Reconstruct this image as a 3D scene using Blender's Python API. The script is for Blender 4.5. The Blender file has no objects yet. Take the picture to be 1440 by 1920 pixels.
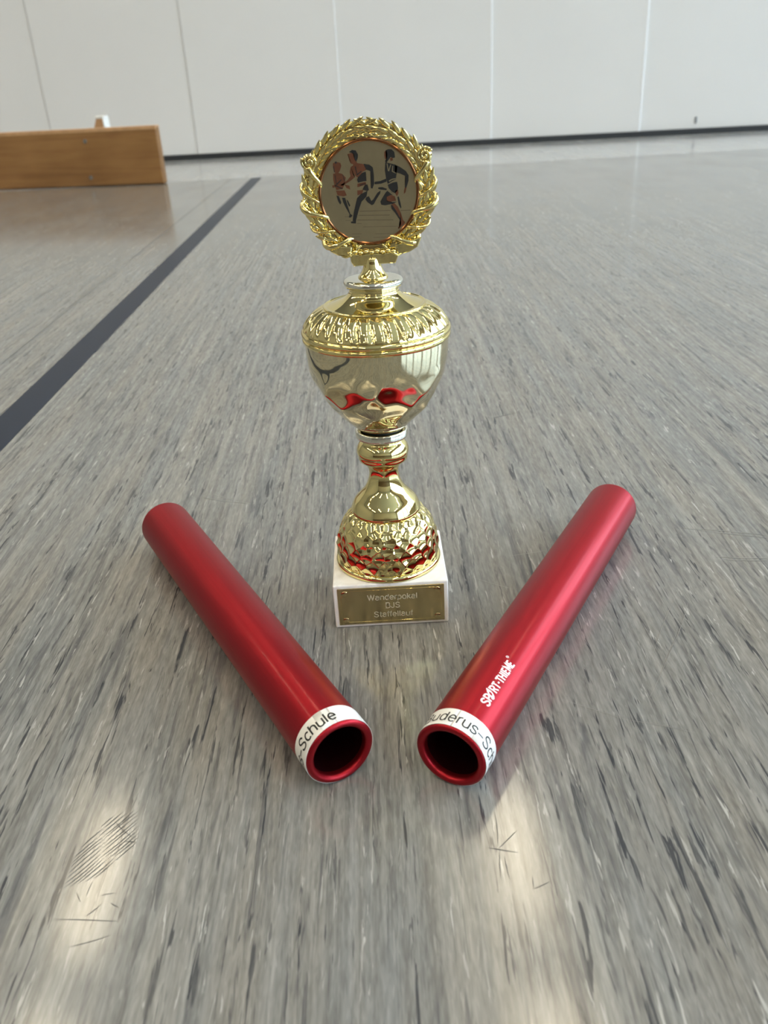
import bpy, bmesh, math, random
from mathutils import Vector, Matrix
random.seed(7)
SC = bpy.context.scene
COL = SC.collection
PI = math.pi

# ------------------------------------------------------------------ camera
F_PX, PITCH, ROLL, CAM_H = 1600.0, math.radians(27.13), math.radians(-3.24), 0.3230
c, s = math.cos(PITCH), math.sin(PITCH)
fwd, up, rt = Vector((0, c, -s)), Vector((0, s, c)), Vector((1, 0, 0))
r2 = math.cos(ROLL) * rt + math.sin(ROLL) * up
u2 = -math.sin(ROLL) * rt + math.cos(ROLL) * up
cd = bpy.data.cameras.new('camera')
cam = bpy.data.objects.new('camera', cd)
COL.objects.link(cam)
M = Matrix.Identity(4)
for i in range(3):
    M[i][0], M[i][1], M[i][2] = r2[i], u2[i], -fwd[i]
M[2][3] = CAM_H
cam.matrix_world = M
cd.sensor_fit = 'HORIZONTAL'
cd.sensor_width = 27.0
cd.lens = F_PX / 1440.0 * 27.0
cd.clip_start = 0.01
cd.dof.use_dof = True
cd.dof.focus_distance = 0.54
cd.dof.aperture_fstop = 13.0
SC.camera = cam

# ------------------------------------------------------------------ world, exposure
w = bpy.data.worlds.new('world')
SC.world = w
w.use_nodes = True
w.node_tree.nodes['Background'].inputs['Color'].default_value = (0.75, 0.85, 1.0, 1)
w.node_tree.nodes['Background'].inputs['Strength'].default_value = 1.0
SC.view_settings.view_transform = 'Standard'
SC.view_settings.look = 'None'
SC.view_settings.gamma = 1.0
SC.view_settings.use_curve_mapping = False
SC.view_settings.exposure = 0.12
SC.cycles.use_denoising = True
SC.cycles.max_bounces = 8
SC.cycles.adaptive_threshold = 0.015
SC.cycles.sample_clamp_indirect = 6.0
LAMP_POWER = 28.0      # emission of the ceiling lamp diffusers
WINDOW_POWER = 8.6     # daylight coming through the frosted panes

# ------------------------------------------------------------------ helpers
def setp(o, label=None, cat=None, group=None, kind=None):
    if label: o['label'] = label
    if cat: o['category'] = cat
    if group: o['group'] = group
    if kind: o['kind'] = kind
    return o

def mk(name, verts, faces, mat=None, parent=None, smooth=False, loc=None, mats=None, fm=None):
    me = bpy.data.meshes.new(name)
    me.from_pydata([tuple(v) for v in verts], [], faces)
    me.update()
    if mats:
        for m in mats: me.materials.append(m)
        for p, k in zip(me.polygons, fm): p.material_index = k
    elif mat: me.materials.append(mat)
    if smooth:
        me.polygons.foreach_set('use_smooth', [True] * len(me.polygons))
    o = bpy.data.objects.new(name, me)
    COL.objects.link(o)
    if parent: o.parent = parent
    if loc: o.location = loc
    return o

def empty(name, loc=(0, 0, 0), rz=0):
    o = bpy.data.objects.new(name, None)
    COL.objects.link(o)
    o.location = loc
    o.rotation_euler = (0, 0, rz)
    o.empty_display_size = 0.02
    return o

def bm_obj(name, bm, mat, parent=None, smooth=False, loc=None):
    bmesh.ops.recalc_face_normals(bm, faces=bm.faces)
    me = bpy.data.meshes.new(name)
    bm.to_mesh(me); bm.free()
    if mat: me.materials.append(mat)
    if smooth:
        me.polygons.foreach_set('use_smooth', [True] * len(me.polygons))
    o = bpy.data.objects.new(name, me)
    COL.objects.link(o)
    if parent: o.parent = parent
    if loc: o.location = loc
    return o

def box_bm(x0, x1, y0, y1, z0, z1, bevel=0, seg=2):
    bm = bmesh.new()
    bmesh.ops.create_cube(bm, size=1.0)
    for v in bm.verts:
        v.co = Vector((x0 + (v.co.x + .5) * (x1 - x0), y0 + (v.co.y + .5) * (y1 - y0), z0 + (v.co.z + .5) * (z1 - z0)))
    if bevel:
        bmesh.ops.bevel(bm, geom=bm.edges[:], offset=bevel, segments=seg, profile=.5, affect='EDGES')
    return bm

def box(name, x0, x1, y0, y1, z0, z1, mat, parent=None, bevel=0, seg=2, loc=None):
    return bm_obj(name, box_bm(x0, x1, y0, y1, z0, z1, bevel, seg), mat, parent, False, loc)

def catmull(pts, n):
    """dense smooth polyline through pts (list of tuples)"""
    out = []
    P = [pts[0]] + list(pts) + [pts[-1]]
    for i in range(1, len(P) - 2):
        a, b, cc, d = P[i - 1], P[i], P[i + 1], P[i + 2]
        for k in range(n):
            t = k / n
            out.append(tuple(.5 * (2 * b[j] + (cc[j] - a[j]) * t + (2 * a[j] - 5 * b[j] + 4 * cc[j] - d[j]) * t * t + (3 * b[j] - a[j] - 3 * cc[j] + d[j]) * t ** 3) for j in range(len(b))))
    out.append(tuple(pts[-1]))
    return out

def lathe(name, prof, mat, parent, seg=96, disp=None, smooth=True, loc=None, close=False):
    """revolve (r,z) about local z; disp(theta,z,i,r)->radial offset along profile normal"""
    n = len(prof)
    verts = []
    for i, (r, z) in enumerate(prof):
        a = prof[max(i - 1, 0)]; b = prof[min(i + 1, n - 1)]
        tr, tz = b[0] - a[0], b[1] - a[1]
        L = math.hypot(tr, tz) or 1
        nr, nz = tz / L, -tr / L
        for k in range(seg):
            th = 2 * PI * k / seg
            d = disp(th, z, i, r) if disp else 0
            rr, zz = r + nr * d, z + nz * d
            verts.append((rr * math.cos(th), rr * math.sin(th), zz))
    faces = []
    for i in range(n - 1):
        for k in range(seg):
            k2 = (k + 1) % seg
            faces.append((i * seg + k, i * seg + k2, (i + 1) * seg + k2, (i + 1) * seg + k))
    if close:
        for k in range(seg):
            k2 = (k + 1) % seg
            faces.append(((n - 1) * seg + k, (n - 1) * seg + k2, k2, k))
    else:
        if prof[0][0] > 1e-6: faces.append(tuple(range(seg))[::-1])
        if prof[-1][0] > 1e-6: faces.append(tuple((n - 1) * seg + k for k in range(seg)))
    o = mk(name, verts, faces, mat, parent, smooth, loc)
    if smooth:
        for p in o.data.polygons:
            if len(p.vertices) > 4: p.use_smooth = False
    return o

def tube_path(name, path, rad, mat, parent, seg=10, flat=1.0):
    """tube of elliptical section along a path (list of Vector); rad float or list"""
    verts, faces = [], []
    n = len(path)
    for i, p in enumerate(path):
        t = (path[min(i + 1, n - 1)] - path[max(i - 1, 0)]).normalized()
        side = t.cross(Vector((0, 1, 0)))
        side = side.normalized() if side.length > 1e-6 else Vector((1, 0, 0))
        nn = side.cross(t).normalized()
        R = rad[i] if isinstance(rad, (list, tuple)) else rad
        for k in range(seg):
            a = 2 * PI * k / seg
            verts.append(p + side * (R * math.cos(a)) + nn * (R * flat * math.sin(a)))
    for i in range(n - 1):
        for k in range(seg):
            k2 = (k + 1) % seg
            faces.append((i * seg + k, i * seg + k2, (i + 1) * seg + k2, (i + 1) * seg + k))
    faces.append(tuple(range(seg))[::-1]); faces.append(tuple((n - 1) * seg + k for k in range(seg)))
    return mk(name, verts, faces, mat, parent, True)

XH = .73
def arc(cx, cy, rx, ry, a0, a1, n=14):
    return [(cx + rx * math.cos(math.radians(a0 + (a1 - a0) * k / n)), cy + ry * math.sin(math.radians(a0 + (a1 - a0) * k / n))) for k in range(n + 1)]
def scurve(w, h):
    P = [(.62, .57), (.53, .69), (.36, .73), (.18, .67), (.13, .54), (.23, .43), (.47, .34), (.62, .22), (.57, .07), (.37, 0), (.18, .04), (.09, .17)]
    P = [(x / .70 * w, y / .73 * h) for x, y in P]
    return catmull(P, 3)
def glyphs():
    G = {}
    G['u'] = ([[(.12, XH)] + arc(.385, .25, .265, .25, 180, 360), [(.65, XH), (.65, 0)]], .77)
    G['d'] = ([arc(.37, .365, .26, .365, 0, 360, 24), [(.64, 1), (.64, 0)]], .77)
    G['e'] = ([[(.11, .38), (.66, .38)] + arc(.385, .365, .275, .365, 4, 318, 22)], .77)
    G['r'] = ([[(.12, 0), (.12, XH)], arc(.36, .47, .24, .26, 180, 75, 8)], .48)
    G['s'] = ([scurve(.70, XH)], .70)
    G['S'] = ([scurve(.86, 1.0)], .92)
    G['c'] = ([arc(.38, .365, .27, .365, 42, 318, 20)], .70)
    G['h'] = ([[(.12, 1), (.12, 0)], arc(.385, .46, .265, .27, 180, 0) + [(.65, 0)]], .77)
    G['n'] = ([[(.12, XH), (.12, 0)], arc(.385, .46, .265, .27, 180, 0) + [(.65, 0)]], .77)
    G['l'] = ([[(.15, 1), (.15, 0)]], .31)
    G['B'] = ([[(.12, 0), (.12, 1), (.45, 1)] + arc(.45, .765, .26, .235, 90, -90, 8) + [(.12, .53), (.48, .53)] + arc(.48, .265, .29, .265, 90, -90, 8) + [(.12, 0)]], .90)
    G['a'] = ([arc(.36, .52, .24, .21, 165, 0, 9) + [(.60, 0)], arc(.34, .21, .25, .21, 0, 360, 18)], .75)
    G['W'] = ([[(.02, 1), (.30, 0), (.56, 1), (.82, 0), (1.10, 1)]], 1.2)
    G['p'] = ([[(.12, XH), (.12, -.28)], arc(.39, .365, .27, .365, 0, 360, 24)], .77)
    G['o'] = ([arc(.38, .365, .28, .365, 0, 360, 24)], .77)
    G['k'] = ([[(.12, 1), (.12, 0)], [(.55, XH), (.12, .28)], [(.28, .42), (.60, 0)]], .68)
    G['J'] = ([[(.52, 1)] + arc(.30, .25, .22, .25, 0, -180, 10)], .70)
    G['t'] = ([[(.20, .95)] + arc(.36, .14, .16, .14, 180, 270, 5), [(.04, XH), (.38, XH)]], .44)
    G['f'] = ([arc(.36, .84, .16, .16, 90, 180, 5) + [(.20, 0)], [(.04, XH), (.38, XH)]], .42)
    G['–'] = ([[(.06, .40), (.66, .40)]], .72)
    G['-'] = ([[(.06, .45), (.34, .45)]], .40)
    G['P'] = ([[(.12, 0), (.12, 1), (.38, 1)] + arc(.38, .74, .25, .26, 90, -90, 8) + [(.12, .48)]], .74)
    G['R'] = ([[(.12, 0), (.12, 1), (.38, 1)] + arc(.38, .75, .25, .25, 90, -90, 8) + [(.12, .50)], [(.40, .50), (.65, 0)]], .78)
    G['O'] = ([arc(.40, .5, .28, .48, 0, 360, 24)], .80)
    G['T'] = ([[(.02, .95), (.62, .95)], [(.32, .95), (.32, 0)]], .66)
    G['H'] = ([[(.12, 0), (.12, 1)], [(.60, 0), (.60, 1)], [(.12, .5), (.60, .5)]], .74)
    G['I'] = ([[(.16, 0), (.16, 1)]], .34)
    G['E'] = ([[(.55, .95), (.12, .95), (.12, .05), (.55, .05)], [(.12, .5), (.50, .5)]], .64)
    G['M'] = ([[(.12, 0), (.12, 1), (.42, .25), (.72, 1), (.72, 0)]], .86)
    return G
GLY = glyphs()
def stroke_text(name, body, width, height, sw, place, mat, parent, skip=''):
    """single-stroke lettering laid out to the given width and cap height; place(x, y) -> point on the surface"""
    adv = sum(GLY[ch][1] for ch in body)
    kx, ky = width / adv, height
    vs, fs = [], []
    x0 = 0
    for ch in body:
        for pl_ in ([] if ch in skip else GLY[ch][0]):
            P = [Vector(((x0 + x) * kx, y * ky)) for x, y in pl_]
            Q = [P[0]]
            for a, b in zip(P, P[1:]):
                m = max(1, int(math.ceil((b - a).length / (height * .14))))
                for q in range(1, m + 1): Q.append(a + (b - a) * q / m)
            base = len(vs); n = len(Q)
            closed = (Q[0] - Q[-1]).length < 1e-7
            for i, p in enumerate(Q):
                a = Q[i - 1] if i > 0 else (Q[-2] if closed else p); b = Q[i + 1] if i < n - 1 else (Q[1] if closed else p)
                t1 = (p - a); t2 = (b - p)
                if t1.length < 1e-9: t1 = t2
                if t2.length < 1e-9: t2 = t1
                t1.normalize(); t2.normalize()
                tt = t1 + t2
                if tt.length < 1e-3: tt = t1.copy()
                tt.normalize()
                nn = Vector((-tt.y, tt.x)); cs = max(.5, nn.dot(Vector((-t1.y, t1.x))))
                h_ = sw / 2 / cs
                l_, r_ = p + nn * h_, p - nn * h_
                vs.append(place(l_.x, l_.y)); vs.append(place(r_.x, r_.y))
            for i in range(n - 1):
                k = base + 2 * i
                fs.append((k, k + 1, k + 3, k + 2))
        x0 += GLY[ch][1]
    return mk(name, vs, fs, mat, parent)

# ------------------------------------------------------------------ materials
class NT:
    def __init__(self, name):
        self.m = bpy.data.materials.new(name)
        self.m.use_nodes = True
        self.t = self.m.node_tree
        self.b = self.t.nodes['Principled BSDF']
    def n(self, typ, **kw):
        nd = self.t.nodes.new(typ)
        for k, v in kw.items(): setattr(nd, k, v)
        return nd
    def l(self, a, b): self.t.links.new(a, b)
    def inp(self, name, v): self.b.inputs[name].default_value = v
    def ramp(self, src, stops):
        r = self.n('ShaderNodeValToRGB')
        el = r.color_ramp.elements
        while len(el) < len(stops): el.new(0.5)
        for e, (p, col) in zip(el, stops):
            e.position = p
            e.color = col if len(col) == 4 else (*col, 1)
        self.l(src, r.inputs[0])
        return r.outputs[0]
    def noise(self, scale=(1, 1, 1), detail=2, rough=.5, offs=(0, 0, 0), dist=0, coord='Object'):
        tc = self.n('ShaderNodeTexCoord'); mp = self.n('ShaderNodeMapping')
        mp.inputs['Scale'].default_value = scale; mp.inputs['Location'].default_value = offs
        self.l(tc.outputs[coord], mp.inputs[0])
        nz = self.n('ShaderNodeTexNoise')
        nz.inputs['Scale'].default_value = 1; nz.inputs['Detail'].default_value = detail
        nz.inputs['Roughness'].default_value = rough; nz.inputs['Distortion'].default_value = dist
        self.l(mp.outputs[0], nz.inputs['Vector'])
        return nz.outputs['Fac']
    def mix(self, fac, a, b, blend='MIX'):
        m = self.n('ShaderNodeMix', data_type='RGBA', blend_type=blend)
        for sk, v in ((m.inputs[0], fac), (m.inputs[6], a), (m.inputs[7], b)):
            if hasattr(v, 'is_linked'): self.l(v, sk)
            elif isinstance(v, (int, float)): sk.default_value = v
            else: sk.default_value = v if len(v) == 4 else (*v, 1)
        return m.outputs[2]
    def bump(self, h, strength=.2, dist=.001):
        b = self.n('ShaderNodeBump')
        b.inputs['Strength'].default_value = strength; b.inputs['Distance'].default_value = dist
        self.l(h, b.inputs['Height']); self.l(b.outputs[0], self.b.inputs['Normal'])

def plain(name, col, rough=.5, metal=0.0, spec=.5, var=.06, scale=40, bump=0.0, rvar=0.0, emit=None, coat=0):
    t = NT(name)
    nz = t.noise((scale,) * 3, 3)
    a = tuple(max(0, x * (1 - var)) for x in col); b = tuple(min(1, x * (1 + var)) for x in col)
    t.l(t.ramp(nz, [(.3, a), (.7, b)]), t.b.inputs['Base Color'])
    t.inp('Roughness', rough); t.inp('Metallic', metal); t.inp('Specular IOR Level', spec); t.inp('Coat Weight', coat)
    if rvar:
        t.l(t.ramp(nz, [(.3, (rough - rvar,) * 3), (.7, (rough + rvar,) * 3)]), t.b.inputs['Roughness'])
    if bump: t.bump(nz, bump, .0005)
    if emit:
        t.inp('Emission Color', (*emit[0], 1)); t.inp('Emission Strength', emit[1])
    return t.m

def lino(name, base, dark, light, amt=1.0, rough=.135):
    t = NT(name)
    def mul(*a):
        out = a[0]
        for b in a[1:]:
            m = t.n('ShaderNodeMath', operation='MULTIPLY')
            t.l(out, m.inputs[0])
            if isinstance(b, (int, float)): m.inputs[1].default_value = b
            else: t.l(b, m.inputs[1])
            out = m.outputs[0]
        return out
    k = lambda f: tuple(min(1, x * f) for x in base)
    g = lambda v: (v, v, v)
    broad = t.noise((24, 1.2, 1), 3, .55, (3, 0, 0))           # wide soft bands along the sheet
    patch = t.noise((7, 3.0, 1), 2, .5, (9, 5, 0))
    tint = t.noise((34, 3, 1), 3, .6, (2, 8, 0))
    mid = t.noise((150, 15, 1), 3, .6, (0, 7, 0), .5)          # mottled streaks
    fine = t.noise((560, 80, 1), 2, .6, (5, 1, 0), .4)
    dk = t.noise((330, 24, 1), 3, .6, (17, 3, 0), .5)          # small dark flecks, in clusters
    dkp = t.noise((120, 2.4, 1), 3, .6, (31, 13, 0))
    db = t.noise((115, 8, 1), 4, .62, (71, 23, 0), .5)         # larger blue-black blotches
    lt = t.noise((400, 38, 1), 3, .6, (41, 9, 0), .5)          # pale flecks, in clusters
    ltp = t.noise((150, 3.2, 1), 3, .6, (51, 3, 0))
    long_ = t.noise((230, 2.2, 1), 3, .6, (61, 3, 0))         # fine long strings
    col = t.ramp(broad, [(.3, k(.80)), (.7, k(1.2))])
    col = t.mix(.6, col, t.ramp(mid, [(.30, k(.45)), (.44, k(.85)), (.55, k(1.08)), (.70, k(1.7))]))
    col = t.mix(.42, col, t.ramp(fine, [(.32, k(.40)), (.5, k(1.0)), (.68, k(1.75))]))
    col = t.mix(.38, col, t.ramp(long_, [(.33, k(.45)), (.5, k(1.0)), (.67, k(1.6))]))
    col = t.mix(1.0, col, t.ramp(tint, [(.36, (1.05, 1.02, .97)), (.64, (.92, .955, .985))]), 'MULTIPLY')
    col = t.mix(mul(t.ramp(db, [(.56, g(0)), (.66, g(1))]), 0.46 * amt), col, tuple(x * 1.5 for x in dark))
    m1 = mul(t.ramp(dk, [(.555, g(0)), (.61, g(1))]), t.ramp(dkp, [(.44, g(.10)), (.58, g(1))]), .85 * amt)
    col = t.mix(m1, col, dark)
    m2 = mul(t.ramp(lt, [(.60, g(0)), (.66, g(1))]), t.ramp(ltp, [(.46, g(.06)), (.62, g(1))]), .8 * amt)
    col = t.mix(m2, col, light)
    t.l(col, t.b.inputs['Base Color'])
    t.l(t.ramp(patch, [(.3, g(rough * .85)), (.7, g(rough * 1.3))]), t.b.inputs['Roughness'])
    t.inp('Specular IOR Level', .5)
    t.bump(t.mix(.5, mid, lt), .05, .0003)
    return t.m

MAT = {}
MAT['floor'] = lino('floor_linoleum', (.195, .193, .184), (.026, .029, .036), (.42, .42, .40))
MAT['floor2'] = lino('border_linoleum', (.36, .365, .37), (.2, .2, .21), (.5, .5, .5), .4, .13)
MAT['line'] = plain('line_paint', (.006, .013, .030), .4, var=.08, scale=60)
MAT['line'].node_tree.nodes['Principled BSDF'].inputs['Specular IOR Level'].default_value = .3
MAT['seam'] = plain('seam_weld', (.10, .10, .095), .5)
MAT['panel'] = plain('wall_panel_paint', (.69, .68, .655), .42, var=.015, scale=3, spec=.4)
MAT['gap'] = plain('panel_joint', (.42, .42, .41), .7)
MAT['strip'] = plain('white_joint_strip', (.88, .90, .92), .35, var=.02)
MAT['rubber'] = plain('black_rubber_and_gap_shade', (.018, .02, .022), .6)
MAT['white'] = plain('hall_white', (.56, .55, .53), .7, var=.02, scale=2)
MAT['hallwall'] = plain('hall_wall_plaster', (.34, .33, .31), .8, var=.03, scale=2)
MAT['darkrefl'] = plain('dark_reflector_brown', (.085, .06, .045), .5, var=.2, scale=4)
MAT['frame'] = plain('window_frame_paint', (.20, .21, .22), .5)
MAT['housing'] = plain('lamp_housing', (.7, .7, .7), .5)
MAT['lamp'] = plain('lamp_diffuser', (.9, .9, .9), .5, emit=((1.0, .86, .62), LAMP_POWER), var=.01)
MAT['pane'] = plain('frosted_daylight_pane', (.8, .85, .9), .4, emit=((.60, .80, 1.0), WINDOW_POWER), var=.01)
MAT['gold'] = plain('polished_gold', (.83, .70, .31), .035, 1.0, var=.015, scale=60)
MAT['bowl'] = plain('champagne_gold', (.74, .66, .44), .05, 1.0, var=.015, scale=60)
MAT['ring'] = plain('pale_silver_gold', (.80, .78, .66), .10, 1.0, var=.02, scale=60)
MAT['plaque'] = plain('brushed_brass_plaque', (.52, .42, .22), .20, 1.0, var=.05, scale=120)
MAT['engrave'] = plain('engraved_pale_letter', (.72, .66, .50), .5, .4)
MAT['disc'] = plain('bronze_medal_face', (.36, .30, .18), .28, .75, var=.04, scale=200)
MAT['copper'] = plain('copper_print', (.16, .060, .030), .38, .4, var=.12, scale=300)
MAT['inkdark'] = plain('black_print', (.018, .017, .016), .4, .1)
MAT['bevel'] = plain('copper_bevel', (.26, .11, .045), .16, 1.0)
MAT['bronzeline'] = plain('fine_brown_print', (.14, .10, .06), .4, .3)
MAT['paper'] = plain('white_tape', (.78, .77, .74), .32, var=.02, scale=200)
MAT['ink'] = plain('black_ink', (.012, .012, .012), .45)
MAT['logo'] = plain('pale_pink_print', (.86, .70, .74), .45)
MAT['rubberw'] = plain('white_rubber', (.8, .8, .76), .5)
MAT['steel'] = plain('grey_screw', (.30, .30, .28), .35, .8)
MAT['scuff'] = plain('pale_scuff', (.195, .195, .187), .30, var=.2, scale=300)
MAT['scuffd'] = plain('dark_scuff', (.085, .085, .082), .55, var=.2, scale=300)

def marble():
    t = NT('white_marble')
    nz = t.noise((30, 30, 30), 6, .6, dist=1.5)
    t.l(t.ramp(nz, [(.32, (.72, .69, .65)), (.5, (.86, .84, .81)), (.7, (.89, .88, .86))]), t.b.inputs['Base Color'])
    t.inp('Roughness', .22); t.inp('Subsurface Weight', .12); t.inp('Subsurface Radius', (.006, .005, .004)); t.inp('Subsurface Scale', .6)
    return t.m
MAT['marble'] = marble()

def anodised(name, col, rough):
    t = NT(name)
    nz = t.noise((12, 900, 900), 2, .6)
    t.l(t.ramp(nz, [(.3, tuple(x * .94 for x in col)), (.7, tuple(min(1, x * 1.05) for x in col))]), t.b.inputs['Base Color'])
    t.inp('Metallic', .92); t.inp('Roughness', rough); t.inp('Specular IOR Level', .5)
    t.inp('Coat Weight', .12); t.inp('Coat Roughness', .14)
    t.bump(t.noise((2500, 2500, 2500), 1), .03, .0001)
    return t.m
MAT['red'] = anodised('red_anodised_aluminium', (.345, .012, .020), .42)
MAT['redin'] = anodised('shaded_red_bore', (.030, .0015, .0025), .6)  # base colour darkened for the shade inside the tube

def wood():
    t = NT('varnished_beech')
    g1 = t.noise((1.6, 40, 26), 4, .6, dist=1.2)
    g2 = t.noise((5, 60, 9), 2, .5, (4, 0, 2))
    col = t.ramp(g1, [(.3, (.195, .088, .028)), (.5, (.265, .130, .042)), (.72, (.335, .178, .060))])
    col = t.mix(.35, col, t.ramp(g2, [(.35, (.160, .072, .022)), (.65, (.33, .172, .062))]))
    t.l(col, t.b.inputs['Base Color'])
    t.inp('Roughness', .38)
    t.bump(g1, .08, .001)
    return t.m
MAT['wood'] = wood()
MAT['woodedge'] = plain('leg_and_lit_edge_beech', (.50, .29, .14), .45, var=.12, scale=30)  # paler beech for the legs and for light painted along the board edge

# ------------------------------------------------------------------ the hall
HX0, HX1, HY0, HY1, HZ = -9.5, 7.0, -9.5, 13.0, 6.5
Y_EDGE = 3.455
setp(box('floor', HX0, HX1, HY0, Y_EDGE, -.1, 0, MAT['floor']), 'grey streaked linoleum sports floor', None, None, 'structure')
setp(box('floor_border', HX0, HX1, Y_EDGE + .003, HY1, -.1, 0, MAT['floor2']), 'paler grey floor border along the panelled wall', None, None, 'structure')
setp(box('ceiling', HX0, HX1, HY0, HY1, HZ, HZ + .1, MAT['white']), 'white hall ceiling', None, None, 'structure')
setp(box('wall_left', HX0 - .1, HX0, HY0, HY1, 0, HZ, MAT['hallwall']), 'plain plastered hall wall on the left', None, None, 'structure')
setp(box('wall_far', HX0, HX1, HY1, HY1 + .1, 0, HZ, MAT['hallwall']), 'plain plastered hall wall behind the partition', None, None, 'structure')
wf = setp(box('wall_front', HX0, HX1, HY0 - .1, HY0, 0, HZ, MAT['hallwall']), 'hall wall behind the camera with a dark lower sheet added for reflections', None, None, 'structure')
box('dark_reflector', HX0, HX1, HY0, HY0 + .04, 0, 3.2, MAT['darkrefl'], wf)  # unseen dark sheet added to darken reflections in the trophy metal

# right wall with a band of daylight windows
WZ0, WZ1 = 1.0, 4.6
wins = [(-8.6 + i * 2.45, -8.6 + i * 2.45 + 2.15) for i in range(6)]
wr = empty('wall_right', (HX1, 0, 0))
setp(wr, 'hall wall on the right with tall frosted windows', None, None, 'structure')
box('wall_base', 0, .2, HY0, HY1, 0, WZ0, MAT['hallwall'], wr)
box('wall_top', 0, .2, HY0, HY1, WZ1, HZ, MAT['hallwall'], wr)
prev = HY0
for a, b in wins:
    box('pier', 0, .2, prev, a, WZ0, WZ1, MAT['hallwall'], wr); prev = b
box('pier', 0, .2, prev, HY1, WZ0, WZ1, MAT['hallwall'], wr)
for i, (a, b) in enumerate(wins):
    wn = empty('window_%d' % (i + 1), (HX1 + .06, a, WZ0))
    setp(wn, 'tall frosted daylight window in the right hall wall', None, None, 'structure')
    W, H = b - a, WZ1 - WZ0
    for k in range(2):
        for j in range(3):
            box('pane', .02, .03, k * W / 2 + .03, (k + 1) * W / 2 - .03, j * H / 3 + .03, (j + 1) * H / 3 - .03, MAT['pane'], wn)
    for k in range(3):
        box('mullion', 0, .05, k * W / 2 - .03, k * W / 2 + .03, 0, H, MAT['frame'], wn)
    for j in range(4):
        box('transom', .005, .045, 0, W, j * H / 3 - .03, j * H / 3 + .03, MAT['frame'], wn)

# partition wall of pale panels
WA = math.atan(-.072)
wb = empty('wall_back', (0, 4.435, 0), WA)
setp(wb, 'pale grey partition wall of flat vertical panels', None, None, 'structure')
box('backing', -6.2, 5.3, .03, .09, .0, 2.6, MAT['gap'], wb)
PW = .705
steps = {5: .0060, 6: .0042, 7: .0022, 8: .0032, 9: .0066, 10: .0115}
edge = {k: -.802 + (k - 7) * PW for k in range(17)}
edge[10] = 1.299
for k in range(16):
    d = steps.get(k, .006 if k < 5 else .0115 + .003 * (k - 10))
    box('panel', edge[k] + .0004, edge[k + 1] - .0004, d, .03, .024, 2.6, MAT['panel'], wb, .0008, 1)
    if k in (8, 9, 10):
        box('joint_strip', edge[k] - (.0022, .0034, .0040)[k - 8], edge[k] + (.0022, .0034, .0040)[k - 8], min(steps[k - 1], d) - .0012, .03, .024, 2.6, MAT['strip'], wb)
    elif k < 8:
        box('joint_strip', edge[k] - .0016, edge[k] + .0016, min(steps.get(k - 1, .006), d) - .0003, .03, .024, 2.6, MAT['gap'], wb)  # grey strip painted in for the shadow gap between panels
    if k == 10:
        box('latch', 1.553, 1.562, d - .004, d + .002, .045, .074, MAT['frame'], wb, .001, 1)
bb = box('baseboard_back', -6.2, 5.3, -.004, .03, 0, .0235, MAT['rubber'], None, .002, 1)
bb.location = (0, 4.435, 0); bb.rotation_euler = (0, 0, WA)
setp(bb, 'thin black rubber strip along the foot of the partition wall', None, None, 'structure')

# ceiling lamps in rows
def ceiling_lamp(x, y):
    t = empty('ceiling_lamp', (x, y, 6.3))
    setp(t, 'long white linear lamp on the hall ceiling', 'lamp', 'linear lamps on the hall ceiling')
    box('housing', -.16, .16, -.82, .82, .02, .10, MAT['housing'], t, .01, 1)
    box('diffuser', -.13, .13, -.79, .79, 0, .02, MAT['lamp'], t)
    for s_ in (-.6, .6):
        box('hanger', -.01, .01, s_ - .01, s_ + .01, .10, .2, MAT['housing'], t)
    return t
def copy_tree(o, parent=None):
    q = o.copy(); COL.objects.link(q); q.parent = parent
    for ch in o.children: copy_tree(ch, q)
    return q
lamp0 = None
for x in (-6.85, -2.9, 1.05, 5.0):
    for y in (5.7, 3.5, .6, -1.6, -4.5, -6.7):
        if lamp0 is None: lamp0 = ceiling_lamp(x, y)
        else: copy_tree(lamp0).location = (x, y, 6.3)

# court line and weld seam on the floor
setp(box('court_line', -.428, -.388, -2.0, Y_EDGE - .005, 0.0, .0006, MAT['line']), 'dark blue-grey court line running straight towards the wall', 'floor line')
setp(box('trim_1', -.5075, -.5060, -2.0, Y_EDGE - .005, 0.0, .0003, MAT['seam']), 'thin weld seam in the linoleum left of the court line', None, None, 'structure')

# fine scuffs on the linoleum
def scuffs(name, segs, mat):
    vs, fs = [], []
    for (x0, y0, x1, y1, wd) in segs:
        d = Vector((x1 - x0, y1 - y0)); n = Vector((-d.y, d.x)).normalized()
        N = 5; base = len(vs); bow = random.uniform(-.03, .03) * d.length
        for i in range(N + 1):
            t = i / N; hw = wd * (.15 + .85 * math.sin(PI * t)) / 2
            p = Vector((x0, y0)) + d * t + n * (bow * math.sin(PI * t))
            vs += [(p.x + n.x * hw, p.y + n.y * hw, .00012), (p.x - n.x * hw, p.y - n.y * hw, .00012)]
        for i in range(N):
            a = base + 2 * i; fs.append((a, a + 1, a + 3, a + 2))
    o = mk(name, vs, fs, mat)
    o['kind'] = 'stuff'
    return o
sg = [(-.161, .679, -.114, .6597, .0012), (-.15, .684, -.128, .668, .0007), (.0585, .5223, .0877, .5014, .0004)]
sg += [(0.1595, 0.4208, 0.1993, 0.4909, 0.0004), (0.1644, 0.4136, 0.1993, 0.4742, 0.0004), (0.1437, 0.3783, 0.1835, 0.4468, 0.0004), (0.2266, 0.5759, 0.2856, 0.5517, 0.0012), (0.2417, 0.5714, 0.2872, 0.5554, 0.0012), (0.2378, 0.5297, 0.2735, 0.5233, 0.0012), (0.243, 0.5244, 0.2721, 0.5199, 0.0012), (0.0962, 0.3825, 0.127, 0.3629, 0.0004), (0.127, 0.3629, 0.1609, 0.3494, 0.0004)]
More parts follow.
